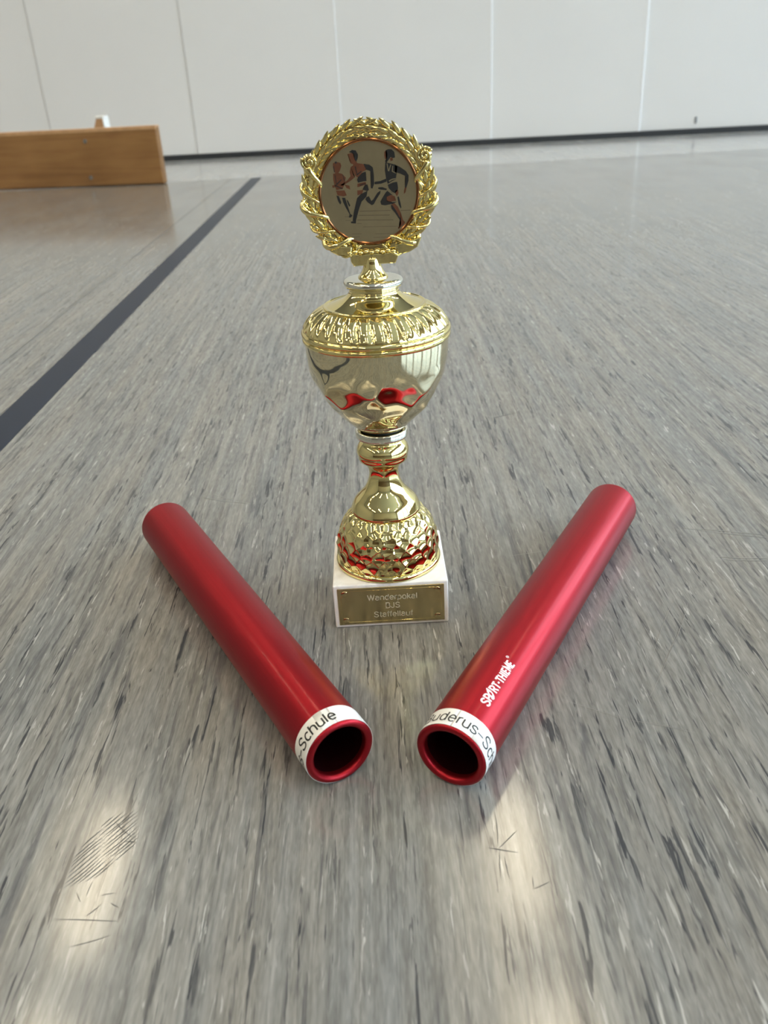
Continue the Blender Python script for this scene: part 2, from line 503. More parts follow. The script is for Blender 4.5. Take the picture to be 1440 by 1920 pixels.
for i in range(16):
    x = random.uniform(-.3, .5); y = random.uniform(.5, 1.7); a = random.uniform(-.5, .5); L = random.uniform(.01, .035)
    sg.append((x, y, x + L * math.cos(a), y + L * math.sin(a), random.uniform(.0002, .0005)))
sc1 = scuffs('pale_scuff_marks', sg, MAT['scuff'])
setp(sc1, 'pale hairline scuffs scattered over the grey floor', 'scuff')
sd = [(.116, .8285, .149, .8437, .0012)]
# worn grooves and hairlines in the linoleum near the camera
sd += [(-0.1483, 0.3075, -0.1432, 0.3147, 0.0005), (-0.1543, 0.2954, -0.1466, 0.3065, 0.0005), (-0.1463, 0.3067, -0.1394, 0.3166, 0.0005), (-0.1566, 0.2889, -0.1477, 0.3013, 0.0005), (-0.1475, 0.3016, -0.137, 0.3161, 0.0005), (-0.1566, 0.2859, -0.1454, 0.3012, 0.0005), (-0.1452, 0.3015, -0.1339, 0.3175, 0.0005), (-0.1564, 0.2835, -0.1444, 0.2996, 0.0005), (-0.1443, 0.3001, -0.1312, 0.3172, 0.0005), (-0.156, 0.2805, -0.1444, 0.2964, 0.0005), (-0.1441, 0.2966, -0.1307, 0.3147, 0.0005), (-0.1564, 0.2772, -0.1439, 0.2942, 0.0005), (-0.1436, 0.2945, -0.1302, 0.3121, 0.0005), (-0.1568, 0.2738, -0.1438, 0.291, 0.0005), (-0.1436, 0.2913, -0.1301, 0.3094, 0.0005), (-0.1561, 0.2719, -0.1434, 0.2884, 0.0005), (-0.1433, 0.2888, -0.1293, 0.3072, 0.0005), (-0.1531, 0.2725, -0.1415, 0.2883, 0.0005), (-0.1412, 0.2887, -0.1287, 0.3051, 0.0005), (-0.1499, 0.2741, -0.1398, 0.2874, 0.0005), (-0.1395, 0.2877, -0.1278, 0.3033, 0.0005), (-0.1468, 0.275, -0.1365, 0.2883, 0.0005), (-0.1365, 0.2889, -0.1273, 0.3007, 0.0005), (-0.1434, 0.2764, -0.1361, 0.2861, 0.0005), (-0.1358, 0.2863, -0.1279, 0.2969, 0.0005)]
sd += [(-0.143, 0.3117, -0.1314, 0.3001, 0.0004), (-0.134, 0.2976, -0.1279, 0.2965, 0.0004), (-0.1552, 0.2562, -0.1256, 0.2532, 0.0004), (-0.1445, 0.2419, -0.1278, 0.2466, 0.0004), (-0.149, 0.2699, -0.1459, 0.2644, 0.0004), (-0.1433, 0.2749, -0.1442, 0.2672, 0.0004), (-0.132, 0.2629, -0.1274, 0.2603, 0.0004), (-0.1412, 0.2567, -0.1359, 0.2626, 0.0004), (-0.1372, 0.2673, -0.1314, 0.2681, 0.0004), (0.0455, 0.3039, 0.044, 0.2815, 0.00045), (0.0389, 0.2818, 0.0528, 0.2779, 0.00045), (0.0443, 0.2806, 0.055, 0.2912, 0.00045), (0.0448, 0.2797, 0.0431, 0.2634, 0.00045), (0.0464, 0.2762, 0.047, 0.2632, 0.00045), (0.0567, 0.2578, 0.0646, 0.2612, 0.00045), (0.0573, 0.2649, 0.0567, 0.2578, 0.00045)]
sc2 = scuffs('dark_scuff_marks', sd, MAT['scuffd'])
setp(sc2, 'dark hairline scratches scattered over the grey floor', 'scuff')

# ------------------------------------------------------------------ relay batons
BL, BR = .300, .019
def baton(loc, ang, label, text_mode):
    t = empty('relay_baton', (loc[0], loc[1], 0), ang)
    setp(t, label, 'relay baton', 'red relay batons on the floor')
    # profile in (r, s): s along axis
    lip = [(.0147, .0048), (.0145, .0030)]
    for k in range(9):
        a = PI - PI * .5 * 0 - k * PI / 8
        lip.append((.01675 + .00225 * math.cos(a), .00225 - .00225 * math.sin(a)))
    prof = lip + [(.019, .0032), (.019, .02)] + [(.019, .02 + (BL - .04) * k / 4) for k in range(1, 5)]
    end = [(.0190 if r > .0189 else r, BL - s_) for r, s_ in lip[::-1]]
    prof = prof + [(.019, BL - .0032)] + end
    seg = 96
    vs, fs = [], []
    for r, s_ in prof:
        for k in range(seg):
            a = 2 * PI * k / seg
            vs.append((s_, r * math.cos(a), BR + r * math.sin(a)))
    for i in range(len(prof) - 1):
        for k in range(seg):
            k2 = (k + 1) % seg
            fs.append((i * seg + k, (i + 1) * seg + k, (i + 1) * seg + k2, i * seg + k2))
    mk('tube', vs, fs, MAT['red'], t, True)
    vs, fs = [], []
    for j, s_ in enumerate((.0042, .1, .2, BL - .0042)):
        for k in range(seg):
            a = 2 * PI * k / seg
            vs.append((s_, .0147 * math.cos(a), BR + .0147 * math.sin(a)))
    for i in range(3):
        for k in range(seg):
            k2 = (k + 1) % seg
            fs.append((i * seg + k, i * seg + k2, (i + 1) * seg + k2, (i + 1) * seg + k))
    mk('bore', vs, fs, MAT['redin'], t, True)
    # the white name tape round the near end (angle phi: 0 on top, positive to the right seen from the near end)
    def cyl(phi, s_, r):
        return Vector((s_, -r * math.sin(phi), BR + r * math.cos(phi)))
    def band(name, s0, s1, r0, r1, p0, p1, mat, par, n=96):
        vs, fs = [], []
        for i in range(n + 1):
            ph = p0 + (p1 - p0) * i / n
            for (r, s_) in ((r0, s0), (r1, s0), (r1, s1), (r0, s1)): vs.append(cyl(ph, s_, r))
        for i in range(n):
            for k in range(4):
                k2 = (k + 1) % 4
                fs.append((i * 4 + k, (i + 1) * 4 + k, (i + 1) * 4 + k2, i * 4 + k2))
        fs.append((0, 1, 2, 3)); fs.append((n * 4 + 3, n * 4 + 2, n * 4 + 1, n * 4))
        o = mk(name, vs, fs, mat, par, True)
        for p in o.data.polygons: p.use_smooth = True
        bm = bmesh.new(); bm.from_mesh(o.data); bmesh.ops.recalc_face_normals(bm, faces=bm.faces); bm.to_mesh(o.data); bm.free()
        for e in o.data.edges: e.use_edge_sharp = abs(o.data.vertices[e.vertices[0]].co.x - o.data.vertices[e.vertices[1]].co.x) < 1e-7 and (o.data.vertices[e.vertices[0]].co - o.data.vertices[e.vertices[1]].co).length > .0005
        return o
    tape = band('name_tape', .0014, .0140, .01895, .01912, 0, 2 * PI * .999, MAT['paper'], t, 120)
    tape['label'] = 'white paper tape with black printed school name'
    # small overlaps / creases of the clear tape laid over it
    ov = (-.42, -.17) if text_mode == 'left' else (.62, .95)
    band('tape_overlap', .0013, .0141, .01910, .01918, ov[0], ov[1], MAT['paper'], tape, 16)
    R = .01924
    W_ = .0625
    p0 = math.radians(6.5) - W_ / R if text_mode == 'left' else math.radians(-56)
    tx = stroke_text('printed_name', 'Buderus–Schule', W_, .0066, .00095 if text_mode == 'left' else .0008, lambda x, y: cyl(p0 + x / R, .0043 + y, R), MAT['ink'], tape)
    tx['label'] = 'black lettering reading Buderus–Schule'
    if text_mode == 'right':
        R2 = .01905
        lg = stroke_text('logo_print', 'SPORT-THIEME', .0385, .0048, .00102, lambda x, y: cyl(math.radians(32.3) - y / R2, .0250 + x, R2), MAT['logo'], t, 'O')
        lg['label'] = 'pale pink maker lettering printed along the tube'
        # slanted ball-and-figure shape that stands for the O, and the registered mark
        vs, fs = [], []
        def blob(x, y, rx, ry, tilt, r_in=0):
            n = 20; base = len(vs)
            for k in range(n):
                a = 2 * PI * k / n
                ex, ey = rx * math.cos(a), ry * math.sin(a)
                for q in ((1.0,) if not r_in else (1.0, r_in)):
                    X = x + q * (ex * math.cos(tilt) - ey * math.sin(tilt)); Y = y + q * (ex * math.sin(tilt) + ey * math.cos(tilt))
                    vs.append(cyl(math.radians(32.5) - Y / R2, .0250 + X, R2 + .00003))
            if r_in:
                for k in range(n):
                    k2 = (k + 1) % n
                    fs.append((base + 2 * k, base + 2 * k2, base + 2 * k2 + 1, base + 2 * k + 1))
            else: fs.append(tuple(range(base, base + n)))
        blob(.0090, .0026, .0031, .0015, 1.05, .42)
        blob(.0075, .0006, .0012, .0010, .3, .45)
        blob(.0104, .0052, .0010, .0005, .9)
        mk('logo_figure', vs, fs, MAT['logo'], lg)
        vs, fs = [], []
        blob(.0404, .0058, .0009, .0009, 0, .65)
        blob(.0404, .0058, .0003, .0004, 0)
        mk('registered_mark', vs, fs, MAT['logo'], lg)
    return t
baton((-.028528, .329156), 2.065, 'dark red metal relay baton to the left of the trophy, tape ending in Schule', 'left')
baton((.025785, .322032), 1.049, 'red metal relay baton to the right of the trophy with maker logo', 'right')

# ------------------------------------------------------------------ trophy
TX, TY = .0014, .5010
tr = empty('trophy', (TX, TY, 0))
setp(tr, 'golden trophy cup with runners medal on a white marble block', 'trophy')
HB = .0372
base = box('marble_base', -HB, HB, -HB + .003, HB - .003, 0, .0322, MAT['marble'], tr, .0009, 2)
base['label'] = 'white marble block'
FY = -HB + .003
pl = box('plaque', -.0345, .0345, FY - .0006, FY + .0001, .0022, .0300, MAT['plaque'], tr, .0002, 1)
pl['label'] = 'engraved brass plaque'
for (x, z) in ((-.0300, .0262), (.0300, .0262), (-.0300, .0058), (.0300, .0058)):
    bm = bmesh.new()
    bmesh.ops.create_uvsphere(bm, u_segments=20, v_segments=8, radius=.0021)
    for v in bm.verts: v.co = Vector((v.co.x + x, FY - .0006 + v.co.y * .28, v.co.z + z))
    bm_obj('rivet', bm, MAT['plaque'], pl, True)
# thin engraved border with notched corners
bpts = []
bx_, bz0, bz1, nt = .0325, .0042, .0280, .0045
for (x, z) in ((-bx_ + nt, bz1), (bx_ - nt, bz1), (bx_, bz1 - nt), (bx_, bz0 + nt), (bx_ - nt, bz0), (-bx_ + nt, bz0), (-bx_, bz0 + nt), (-bx_, bz1 - nt), (-bx_ + nt, bz1)):
    bpts.append(Vector((x, FY - .00062, z)))
tube_path('engraved_border', bpts, .00013, MAT['gold'], pl, 6)
for body, width, cz, h in (('Wanderpokal', .0325, .0224, .0040), ('BJS', .0098, .0160, .0040), ('Staffellauf', .0258, .0093, .0040)):
    o = stroke_text('engraved_text', body, width, h, .00055, lambda x, y: Vector((x - width / 2 + .0010, FY - .00068, cz - .0020 + y)), MAT['engrave'], pl)
    o['label'] = 'engraved line reading ' + body

# ---- cell relief (hammered look): distance to nearest jittered centre on the unrolled surface
def make_cells(rows, per, zs, jit, seed):
    rnd = random.Random(seed)
    pts = []
    for j in range(rows):
        for k in range(per):
            pts.append(((k + .5 * (j % 2) + rnd.uniform(-jit, jit)) / per * 2 * PI, zs[j] + rnd.uniform(-jit, jit) * .5 * (zs[min(j + 1, rows - 1)] - zs[max(j - 1, 0)]) / 2))
    return pts
def f1(th, s_, cells, R):
    best = 9
    for (a, z) in cells:
        dz = s_ - z
        if abs(dz) > best: continue
        da = (th - a + PI) % (2 * PI) - PI
        d = math.hypot(da * R, dz)
        if d < best: best = d
    return best

def fsoft(th, s_, cells, R, k):
    acc = 0
    for (a, z) in cells:
        dz = s_ - z
        da = ((th - a + PI) % (2 * PI) - PI) * R
        q = da * da + dz * dz
        if q < 9e-4: acc += math.exp(-k * q)
    return -math.log(max(acc, 1e-12)) / k
# foot: flange, hammered dome, cone
lathe('foot_flange', catmull([(.0330, .0322), (.0348, .0326), (.0351, .0340), (.0346, .0354), (.0336, .0362), (.0325, .0364)], 4), MAT['gold'], tr, 128)
dome = catmull([(.0332, .0362), (.0337, .0385), (.0340, .0425), (.0335, .0475), (.0320, .0545), (.0290, .0615), (.0250, .0670), (.0215, .0695)], 11)
arcl = [0]
for i in range(1, len(dome)): arcl.append(arcl[-1] + math.hypot(dome[i][0] - dome[i - 1][0], dome[i][1] - dome[i - 1][1]))
LT = arcl[-1]
cells = make_cells(7, 25, [LT * (.05 + .142 * j) for j in range(7)], .25, 3)
def ddome(th, z, i, r):
    fade = min(1, max(0, (LT - arcl[i]) / .003)) * min(1, arcl[i] / .0015)
    d = f1(th, arcl[i], cells, .032 * (.55 + .45 * r / .034))
    return fade * (62.0 * d * d - .0006)
lathe('hammered_dome', dome, MAT['gold'], tr, 380, ddome)
cone = [(.0212, .0690), (.0224, .0692), (.0228, .0699), (.0228, .0712)] + catmull([(.0226, .0718), (.0203, .0768), (.0168, .0808), (.0132, .0850), (.0107, .0900), (.0095, .0948), (.0098, .0990), (.0112, .1022), (.0126, .1038)], 5)
lathe('stem', cone, MAT['gold'], tr, 112)
lathe('knop', catmull([(.0120, .1036), (.0136, .1043), (.0152, .1052), (.0158, .1066), (.0160, .1085), (.0166, .1105), (.0164, .1130), (.0150, .1160), (.0132, .1180), (.0127, .1195), (.0127, .1212)], 5), MAT['gold'], tr, 112)
lathe('stem_ring', [(.0120, .1208), (.0160, .1208), (.0165, .1212), (.0166, .1220), (.0166, .1252), (.0163, .1259), (.0155, .1261), (.0120, .1261)], MAT['ring'], tr, 112)
lathe('neck_gap_shade', [(.0118, .1258), (.0126, .1261), (.0126, .1274), (.0118, .1277)], MAT['rubber'], tr, 64)  # black ring painting the shade in the gap under the bowl
# cup
bowl = catmull([(.0120, .1270), (.0150, .1275), (.0170, .1292), (.0200, .1322), (.0270, .1395), (.0328, .1476), (.0374, .1555), (.0404, .1630), (.0420, .1704), (.0427, .1780), (.0429, .1842)], 10)
bl = [0]
for i in range(1, len(bowl)): bl.append(bl[-1] + math.hypot(bowl[i][0] - bowl[i - 1][0], bowl[i][1] - bowl[i - 1][1]))
bcells = make_cells(5, 15, [.010, .0205, .031, .0415, .052], .40, 11)
def dbowl(th, z, i, r):
    a = bl[i]
    fade = min(1, max(0, (.1725 - z) / .012)) * min(1, max(0, (z - .1335) / .010))
    fade = fade * fade * (3 - 2 * fade)
    q = min(fsoft(th, a, bcells, r, 4.2e4), 2.0e-4)
    return fade * (19.0 * q - .0005)
lathe('cup_bowl', bowl, MAT['bowl'], tr, 280, dbowl)
lathe('cup_rim', catmull([(.0426, .1838), (.0436, .1842), (.0443, .1856), (.0440, .1868), (.0434, .1872), (.0440, .1878), (.0446, .1890), (.0441, .1904), (.0430, .1910), (.0415, .1910)], 4), MAT['gold'], tr, 128)
# lid: gadrooned band, cone, neck
band_p = catmull([(.0420, .1902), (.0432, .1912), (.0420, .1938), (.0393, .1972), (.0355, .2004), (.0318, .2026), (.0297, .2032)], 8)
NG = 30
def dgad(th, z, i, r):
    t = i / (len(band_p) - 1)
    env = math.sin(PI * min(1, max(0, t * 1.06 - .03))) ** .7 if 0 < t < 1 else 0
    ph = NG * th / 2 + 2.2 * t
    a = abs(math.cos(ph)) ** .6
    b = abs(math.cos(ph * 2 + .6 - 4.0 * t)) ** 1.5
    cc_ = math.sin(9 * t + 3 * math.cos(ph)) * .18
    return env * (.0011 * a + .00035 * b * (1 - t) + .0004 * cc_ - .0007)
lathe('gadroon_band', band_p, MAT['gold'], tr, 420, dgad)
lathe('lid', [(.0290, .2026)] + catmull([(.0302, .2030), (.0303, .2040), (.0294, .2044), (.0286, .2040)], 4) + catmull([(.0280, .2039), (.0245, .2052), (.0205, .2068), (.0175, .2084), (.0155, .2101), (.0148, .2110), (.0146, .2118), (.0143, .2122), (.0143, .2145)], 4), MAT['gold'], tr, 128)
lathe('lid_collar', catmull([(.0130, .2142), (.0152, .2142), (.0167, .2147), (.0174, .2162), (.0171, .2177), (.0160, .2186), (.0140, .2190), (.0080, .2192)], 5), MAT['ring'], tr, 112)
lathe('finial', catmull([(.0075, .2188), (.0086, .2192), (.0085, .2200), (.0072, .2214), (.0058, .2238), (.0049, .2268), (.0044, .2290), (.0036, .2306), (.0018, .2316), (.0002, .2318)], 5), MAT['gold'], tr, 64)

# ---- medal with runners in a laurel wreath
MX, MZ = .0002, .2655     # centre in trophy coordinates, medal faces -y
def pol(r, a, y): return Vector((MX + r * math.cos(a), y, MZ + r * math.sin(a)))
wre = empty('laurel_wreath', (0, 0, 0)); wre.parent = tr
wre['label'] = 'gold laurel wreath around the medal'
# ring body: flattened torus
vs, fs = [], []
NS, NC = 96, 20
for i in range(NS):
    a = 2 * PI * i / NS
    for k in range(NC):
        q = 2 * PI * k / NC
        vs.append(pol(.0321 + .0046 * math.cos(q), a, .0010 * math.sin(q)))
for i in range(NS):
    for k in range(NC):
        i2, k2 = (i + 1) % NS, (k + 1) % NC
        fs.append((i * NC + k, i2 * NC + k, i2 * NC + k2, i * NC + k2))
mk('wreath_ring', vs, fs, MAT['gold'], wre, True)
# leaf mesh (along +x, width z, dome towards -y)
def leaf_mesh():
    vs, fs = [], []
    N, K = 10, 6
    for i in range(N + 1):
        t = i / N
        wd = .00135 * (math.sin(PI * t ** .8) ** .8 if 0 < t < 1 else 0) + 1e-6
        for k in range(-K // 2, K // 2 + 1):
            u = k / (K / 2)
            crease = .0006 * (1 - abs(u) ** .6) * -1
            vs.append((t * .0082, -(.0008 * (1 - u * u) * math.sin(PI * t) + .0005 * t) - crease * math.sin(PI * t) * .9, u * wd))
    for i in range(N):
        for k in range(K):
            a = i * (K + 1) + k
            fs.append((a, a + K + 1, a + K + 2, a + 1))
    n0 = len(vs)
    # back face to give thickness
    for i in range(N + 1):
        t = i / N
        vs.append((t * .0082, .0008, 0))
    for i in range(N):
        a = i * (K + 1)
        fs.append((a, n0 + i, n0 + i + 1, a + K + 1))
        a2 = i * (K + 1) + K
        fs.append((a2, a2 + K + 1, n0 + i + 1, n0 + i))
    return mk('leaf', vs, fs, MAT['gold'], wre, True)
leaf0 = leaf_mesh()
first = True
def put_leaf(r, a, tang, tilt, sc, y):
    global first
    if first: o = leaf0; first = False
    else:
        o = leaf0.copy(); COL.objects.link(o)
    p = pol(r, a, y)
    X = Vector((math.cos(tang), -.10 + tilt, math.sin(tang))).normalized()
    Yv = Vector((0, 1, 0)); Z = X.cross(Yv).normalized(); Yv = Z.cross(X).normalized()
    m = Matrix.Identity(4)
    for i in range(3):
        m[i][0], m[i][1], m[i][2], m[i][3] = X[i] * sc, Yv[i] * sc, Z[i] * sc, p[i]
    o.parent = wre
    o.matrix_local = m
NL = 16
for side in (1, -1):
    for k in range(NL):
        al = -66 + (154) * k / (NL - 1)          # degrees along right half, mirrored for the left
        a = math.radians(al)
        rnd = random.Random(k * 7 + side)
        for (rr, spl, sc, y) in ((.0341, -21, 1.0, -.0010), (.0300, 22, .95, -.0012), (.0321, 0, .95, -.0019)):
            tang = a + PI / 2 + math.radians(spl + rnd.uniform(-6, 6))
            if side == 1: put_leaf(rr, a, tang, 0, sc, y)
            else: put_leaf(rr, PI - a, PI - tang, 0, sc, y)
# rosettes
def rosette(a):
    p = pol(.0357, a, -.0028)
    vs, fs = [], []
    N = 84
    path, rad = [], []
    for i in range(N):
        t = i / (N - 1)
        q = t * 2.1 * 2 * PI
        rr = .0043 * (1 - .9 * t)
        path.append(p + Vector((rr * math.cos(q + a), -.0018 * t, rr * math.sin(q + a))))
        rad.append(.00085 * (1 - .35 * t))
    o = tube_path('rosette', path, rad, MAT['gold'], wre, 8)
    bm = bmesh.new(); bmesh.ops.create_uvsphere(bm, u_segments=20, v_segments=12, radius=.0041)
    for v in bm.verts: v.co = Vector((p.x + v.co.x, p.y + .0009 + v.co.y * .4, p.z + v.co.z))
    bm_obj('rosette_core', bm, MAT['gold'], wre, True)
rosette(math.radians(29)); rosette(math.radians(151))
# ribbon winding round the lower three quarters of the wreath
for side in (1, -1):
    path, rad = [], []
    N = 150
    for i in range(N):
        t = i / (N - 1)
        a = math.radians(24 - 104 * t)
        q = t * 2 * PI * 2.75 + .9
        r = .0322 + .0052 * math.cos(q)
        y = -.0026 - .0022 * math.sin(q)
        if side == -1: a = PI - a
        path.append(pol(r, a, y)); rad.append(.0012 + .0006 * math.sin(q * 1.0 + 1) ** 2)
    tube_path('ribbon', path, rad, MAT['gold'], wre, 8, .7)
    path = []
    for i in range(N):
        t = i / (N - 1)
        a = math.radians(20 - 98 * t)
        q = t * 2 * PI * 2.75 + .9 + PI
        r = .0324 + .0050 * math.cos(q)
        y = -.0022 - .0018 * math.sin(q)
        if side == -1: a = PI - a
        path.append(pol(r, a, y))
    tube_path('ribbon', path, .0007, MAT['gold'], wre, 8, .8)
# bow at the foot of the wreath
def slab(name, pts, y0, y1, par, mat, bev=.0005, curve=0.0):
    """polygon in medal plane coordinates (x,z) extruded from y0 to y1"""
    bm = bmesh.new()
    A = [bm.verts.new((x, y0 + curve * x * x, z)) for x, z in pts]
    B = [bm.verts.new((x, y1 + curve * x * x, z)) for x, z in pts]
    bm.faces.new(A); bm.faces.new(B[::-1])
    n = len(pts)
    for i in range(n): bm.faces.new((A[i], B[i], B[(i + 1) % n], A[(i + 1) % n]))
    bmesh.ops.recalc_face_normals(bm, faces=bm.faces)
    if bev: bmesh.ops.bevel(bm, geom=bm.edges[:], offset=bev, segments=2, profile=.5, affect='EDGES')
    return bm_obj(name, bm, mat, par)
BZ = .2266
slab('bow_band', [(-.0128, BZ + .0068), (-.006, BZ + .0058), (0, BZ + .0060), (.006, BZ + .0058), (.0142, BZ + .0070), (.0150, BZ + .0040), (.0132, BZ + .0002), (.006, BZ + .0002), (-.0105, BZ - .0004), (-.0120, BZ + .0018)], -.0034, .0030, wre, MAT['gold'])
slab('bow_wing', [(-.0110, BZ + .0105), (-.0250, BZ + .0122), (-.0232, BZ + .0085), (-.0190, BZ + .0062), (-.0118, BZ + .0052)], -.0044, .0020, wre, MAT['gold'])
slab('bow_wing', [(.0140, BZ + .0105), (.0285, BZ + .0140), (.0262, BZ + .0088), (.0210, BZ + .0060), (.0150, BZ + .0050)], -.0044, .0020, wre, MAT['gold'])
for k in range(9):
    x = -.0125 + k * .0031
    bm = bmesh.new(); bmesh.ops.create_uvsphere(bm, u_segments=10, v_segments=6, radius=.0013)
    for v in bm.verts: v.co = Vector((x + v.co.x * 1.3, -.0040 + v.co.y, BZ + .0072 + .0006 * (k % 2) + v.co.z * .8))
    bm_obj('bow_bead', bm, MAT['gold'], wre, True)
slab('wreath_stub', [(-.003, .2300), (.003, .2300), (.0042, .2345), (-.0042, .2345)], -.002, .002, wre, MAT['gold'], .0003)

# medal disc (trophy > medal > prints)
DISC_Y = -.0030
def disc(name, r0, r1, y0, y1, mat, par):
    pr = [(.0001, y0), (r0, y0), (r1, y1), (r1, .001)]
    vs, fs = [], []
    N = 96
    for (r, y) in pr:
        for k in range(N): vs.append(pol(r, 2 * PI * k / N, y))
    for i in range(len(pr) - 1):
        for k in range(N):
            k2 = (k + 1) % N
            fs.append((i * N + k, i * N + k2, (i + 1) * N + k2, (i + 1) * N + k))
    fs.append(tuple(3 * N + k for k in range(N)))
    o = mk(name, vs, fs, mat, par)
    return o
med = disc('medal', .0262, .0264, DISC_Y, -.0024, MAT['disc'], tr)
med['label'] = 'round bronze medal printed with three runners'
# bevelled copper rim
vs, fs = [], []
N = 128
ringp = [(.0262, -.0031), (.0268, -.0038), (.0276, -.0036), (.0279, -.0020)]
for (r, y) in ringp:
    for k in range(N): vs.append(pol(r, 2 * PI * k / N, y))
for i in range(3):
    for k in range(N):
        k2 = (k + 1) % N
        fs.append((i * N + k, i * N + k2, (i + 1) * N + k2, (i + 1) * N + k))
mk('medal_rim', vs, fs, MAT['bevel'], med, True)

KZ = .0546 / 181 / 5.5385
CR, SR = math.cos(math.radians(3.24)), math.sin(math.radians(3.24))
def mp(X, Y):
    dx, dy = (X - 715) * KZ, (765 - Y) * KZ
    return (MX + dx * CR + dy * SR, MZ - dx * SR + dy * CR)
def printed(name, polys, mats, label=None):
    bm = bmesh.new()
    for (pts, mi, lift) in polys:
        y0 = DISC_Y - .00006 - lift * .00003
        q = [mp(*p) for p in pts]
        A = [bm.verts.new((x, y0, z)) for x, z in q]
        f = bm.faces.new(A); f.material_index = mi
    bmesh.ops.triangulate(bm, faces=bm.faces[:])
    o = bm_obj(name, bm, None, med)
    for m in mats: o.data.materials.append(m)
    if label: o['label'] = label
    return o
D, Cc = 0, 1
pm = [MAT['inkdark'], MAT['copper'], MAT['disc']]
printed('runner_print', [
    ([(880, 372), (905, 360), (940, 360), (968, 385), (976, 435), (952, 442), (932, 432), (908, 462), (890, 487), (876, 470), (893, 440), (900, 402)], D, 1),
    ([(868, 385), (888, 370), (900, 400), (894, 440), (877, 455), (868, 420)], Cc, 1),
    ([(924, 442), (950, 435), (956, 462), (932, 470)], Cc, 2),
    ([(880, 480), (920, 488), (972, 500), (1000, 520), (990, 580), (986, 640), (950, 655), (905, 682), (886, 620), (875, 550)], D, 1),
    ([(975, 500), (1030, 525), (1085, 560), (1114, 600), (1114, 650), (1096, 712), (1078, 722), (1080, 680), (1086, 640), (1078, 605), (1030, 585), (975, 570)], D, 1),
    ([(1078, 715), (1096, 712), (1086, 760), (1070, 778), (1070, 745)], Cc, 1),
    ([(778, 662), (830, 655), (890, 632), (895, 660), (840, 680), (780, 686), (770, 674)], D, 2),
    ([(905, 690), (960, 668), (1000, 662), (1010, 720), (1005, 742), (985, 772), (950, 757), (915, 722)], D, 1),
    ([(812, 715), (850, 712), (898, 728), (892, 742), (830, 736), (808, 728)], D, 1),
    ([(903, 745), (940, 757), (978, 788), (935, 788), (892, 808), (896, 848), (940, 856), (1002, 850), (960, 872), (880, 886), (840, 880), (832, 850), (855, 810), (882, 768)], D, 1),
    ([(895, 806), (940, 786), (978, 800), (992, 842), (930, 852), (897, 838)], Cc, 2),
    ([(940, 880), (975, 865), (1010, 900), (1042, 960), (1066, 1030), (1088, 1050), (1076, 1072), (1020, 1118), (1014, 1105), (1046, 1070), (1036, 1030), (990, 960), (955, 915)], Cc, 1),
    ([(938, 885), (955, 885), (992, 935), (1042, 1020), (1036, 1036), (985, 962), (948, 920)], D, 2),
    ([(983, 742), (1010, 735), (1016, 770), (1000, 800), (985, 780)], Cc, 1),
    ([(1003, 805), (1018, 800), (1036, 860), (1046, 905), (1040, 918), (1018, 880)], D, 1),
    ([(892, 490), (902, 492), (912, 550), (930, 500), (938, 504), (918, 565), (905, 560)], 2, 3),
    ([(950, 510), (958, 514), (955, 560), (985, 576), (985, 584), (945, 566)], 2, 3),
    ([(915, 650), (950, 632), (985, 628), (985, 638), (950, 645), (920, 662)], 2, 3),
    ([(905, 735), (945, 765), (985, 792), (980, 800), (940, 776), (900, 745)], 2, 3),
], pm, 'black and copper runner leading on the right')
printed('runner_print', [
    ([(518, 388), (548, 368), (585, 372), (608, 410), (606, 440), (590, 478), (577, 460), (570, 412), (545, 396)], D, 2),
    ([(503, 408), (545, 396), (566, 410), (580, 465), (600, 490), (560, 502), (535, 490), (520, 462), (520, 432)], Cc, 1),
    ([(560, 500), (600, 488), (660, 498), (692, 520), (690, 550), (650, 572), (640, 600), (620, 628), (580, 610), (556, 570)], Cc, 1),
    ([(535, 525), (560, 510), (558, 600), (578, 620), (520, 662), (450, 702), (428, 697), (500, 650), (532, 612), (524, 570)], Cc, 1),
    ([(606, 620), (650, 578), (685, 568), (692, 655), (660, 660), (606, 672), (597, 645)], D, 2),
    ([(662, 495), (720, 503), (755, 528), (766, 600), (768, 680), (752, 727), (735, 722), (738, 640), (730, 562), (688, 548)], D, 2),
    ([(600, 682), (682, 664), (690, 685), (640, 704), (600, 715)], Cc, 1),
    ([(676, 690), (702, 688), (716, 740), (700, 750), (650, 738), (668, 715)], D, 2),
    ([(598, 745), (660, 740), (648, 775), (600, 792)], Cc, 1),
    ([(636, 778), (702, 748), (692, 802), (642, 852), (616, 920), (596, 990), (582, 1042), (548, 1042), (560, 960), (580, 880), (596, 818)], D, 1),
    ([(528, 1046), (584, 1040), (582, 1064), (535, 1062)], D, 2),
    ([(690, 808), (716, 800), (740, 845), (760, 830), (800, 768), (834, 744), (830, 772), (790, 832), (765, 876), (745, 886), (700, 856), (680, 830)], D, 1),
    ([(622, 690), (680, 676), (682, 682), (626, 700)], D, 3),
    ([(575, 520), (585, 518), (600, 590), (640, 560), (644, 568), (596, 606)], D, 3),
], pm, 'black and copper runner in the middle reaching back')
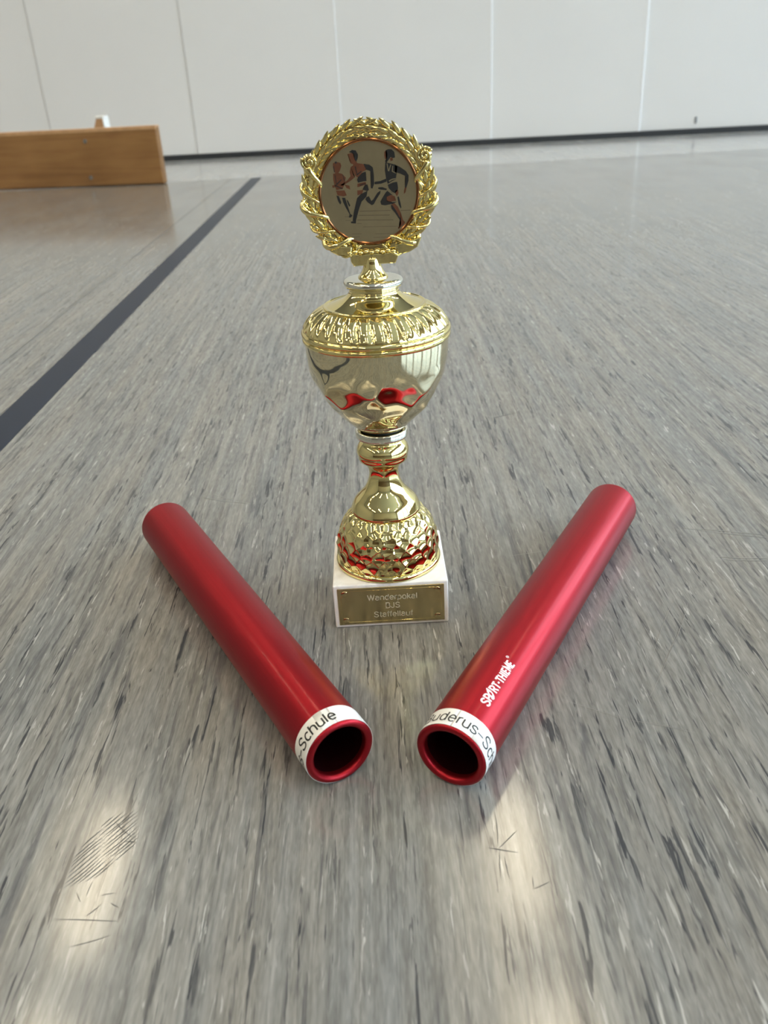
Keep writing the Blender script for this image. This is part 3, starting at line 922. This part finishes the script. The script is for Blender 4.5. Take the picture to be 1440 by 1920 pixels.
printed('runner_print', [
    ([(358, 492), (390, 478), (432, 488), (442, 515), (426, 560), (410, 582), (380, 582), (366, 560), (358, 530)], Cc, 1),
    ([(376, 478), (394, 474), (400, 492), (380, 496)], D, 2),
    ([(358, 590), (400, 578), (450, 590), (484, 625), (472, 680), (452, 732), (388, 742), (368, 690), (358, 640)], Cc, 1),
    ([(345, 700), (382, 690), (386, 712), (352, 722)], Cc, 1),
    ([(470, 690), (520, 700), (528, 737), (490, 722)], Cc, 1),
    ([(384, 748), (470, 745), (492, 792), (460, 802), (400, 792)], Cc, 1),
    ([(388, 795), (412, 800), (436, 860), (426, 882), (404, 850)], D, 1),
    ([(443, 815), (475, 815), (496, 880), (526, 970), (548, 985), (532, 1006), (510, 1006), (518, 975), (480, 910), (455, 860)], D, 1),
    ([(488, 830), (505, 845), (527, 890), (515, 902), (500, 870)], D, 1),
    ([(372, 600), (380, 600), (392, 680), (440, 640), (444, 648), (390, 700)], D, 2),
    ([(450, 595), (458, 600), (475, 650), (468, 655)], D, 2),
    ([(372, 690), (450, 725), (448, 734), (370, 700)], D, 2),
    ([(362, 520), (368, 518), (376, 575), (368, 575)], D, 2),
], pm, 'small copper runner on the left')
lines = []
for (x0, y0, x1, y1, th) in ((620, 945, 935, 936, 5), (1040, 936, 1140, 932, 5), (610, 985, 928, 980, 5), (596, 1031, 965, 1028, 5), (470, 1000, 520, 998, 3), (480, 1035, 530, 1033, 3), (655, 1098, 1015, 1090, 3), (590, 1066, 640, 1066, 3), (780, 1166, 1040, 1160, 3), (760, 1202, 1000, 1196, 3), (700, 1240, 930, 1234, 3), (540, 1168, 640, 1166, 3), (500, 1200, 620, 1197, 3), (560, 1246, 640, 1244, 4), (740, 1270, 880, 1264, 4)):
    lines.append(([(x0, y0 - th / 2), (x1, y1 - th / 2), (x1, y1 + th / 2), (x0, y0 + th / 2)], 0, 0))
printed('track_line_print', lines, [MAT['bronzeline']])

# ------------------------------------------------------------------ wooden bench on its side
BA = math.atan2(.122, -.655)            # from the near right end towards the left
bn = empty('wooden_bench', (-.745, 3.405, 0), BA)
setp(bn, 'long varnished wooden bench lying on its side near the wall', 'bench')
# local +x runs to the left end, local -y points away from the camera
bm = box_bm(0, 2.6, -.032, 0, 0.0, .198, .008, 3)
brd = bm_obj('seat_board', bm, MAT['wood'], bn)
box('edge_highlight', .002, 2.598, -.0325, .0008, .187, .2000, MAT['woodedge'], bn, .002, 2)  # lit top edge of the board, painted as a paler strip
for (x, z) in ((.285, .158), (.29, .032), (2.3, .172), (2.3, .042)):
    bm = bmesh.new()
    bmesh.ops.create_cone(bm, cap_ends=True, segments=18, radius1=.0075, radius2=.0065, depth=.003)
    for v in bm.verts: v.co = Vector((x + v.co.x, .001 + v.co.z, z + v.co.y))
    bm_obj('screw', bm, MAT['steel'], bn)
for x in (.272, 2.25):
    y0, y1 = -.215, -.175
    pts = [(x, 0), (x + .012, .218), (x + .016, .228), (x + .040, .228), (x + .105, .085), (x + .105, 0)]
    bm = bmesh.new()
    A = [bm.verts.new((a, y0, z)) for a, z in pts]; B = [bm.verts.new((a, y1, z)) for a, z in pts]
    bm.faces.new(A); bm.faces.new(B[::-1])
    for i in range(6): bm.faces.new((A[i], B[i], B[(i + 1) % 6], A[(i + 1) % 6]))
    bmesh.ops.recalc_face_normals(bm, faces=bm.faces)
    bmesh.ops.bevel(bm, geom=bm.edges[:], offset=.002, segments=1, affect='EDGES')
    lg = bm_obj('leg', bm, MAT['woodedge'], bn)
    bm = box_bm(x - .003, x + .006, y0 - .002, y1 + .002, .1, .231, .002, 1)
    for v in bm.verts: v.co.x += v.co.z * .045
    bm_obj('rubber_edge', bm, MAT['rubberw'], lg)
    box('rubber_cap', x + .008, x + .042, y0 - .002, y1 + .002, .225, .235, MAT['rubberw'], lg, .002, 1)
    box('brace', x + .03, x + .06, y1 - .005, -.030, .05, .15, MAT['wood'], lg, .002, 1)
box('stretcher', .34, 2.25, -.20, -.18, .08, .12, MAT['wood'], bn, .003, 1)
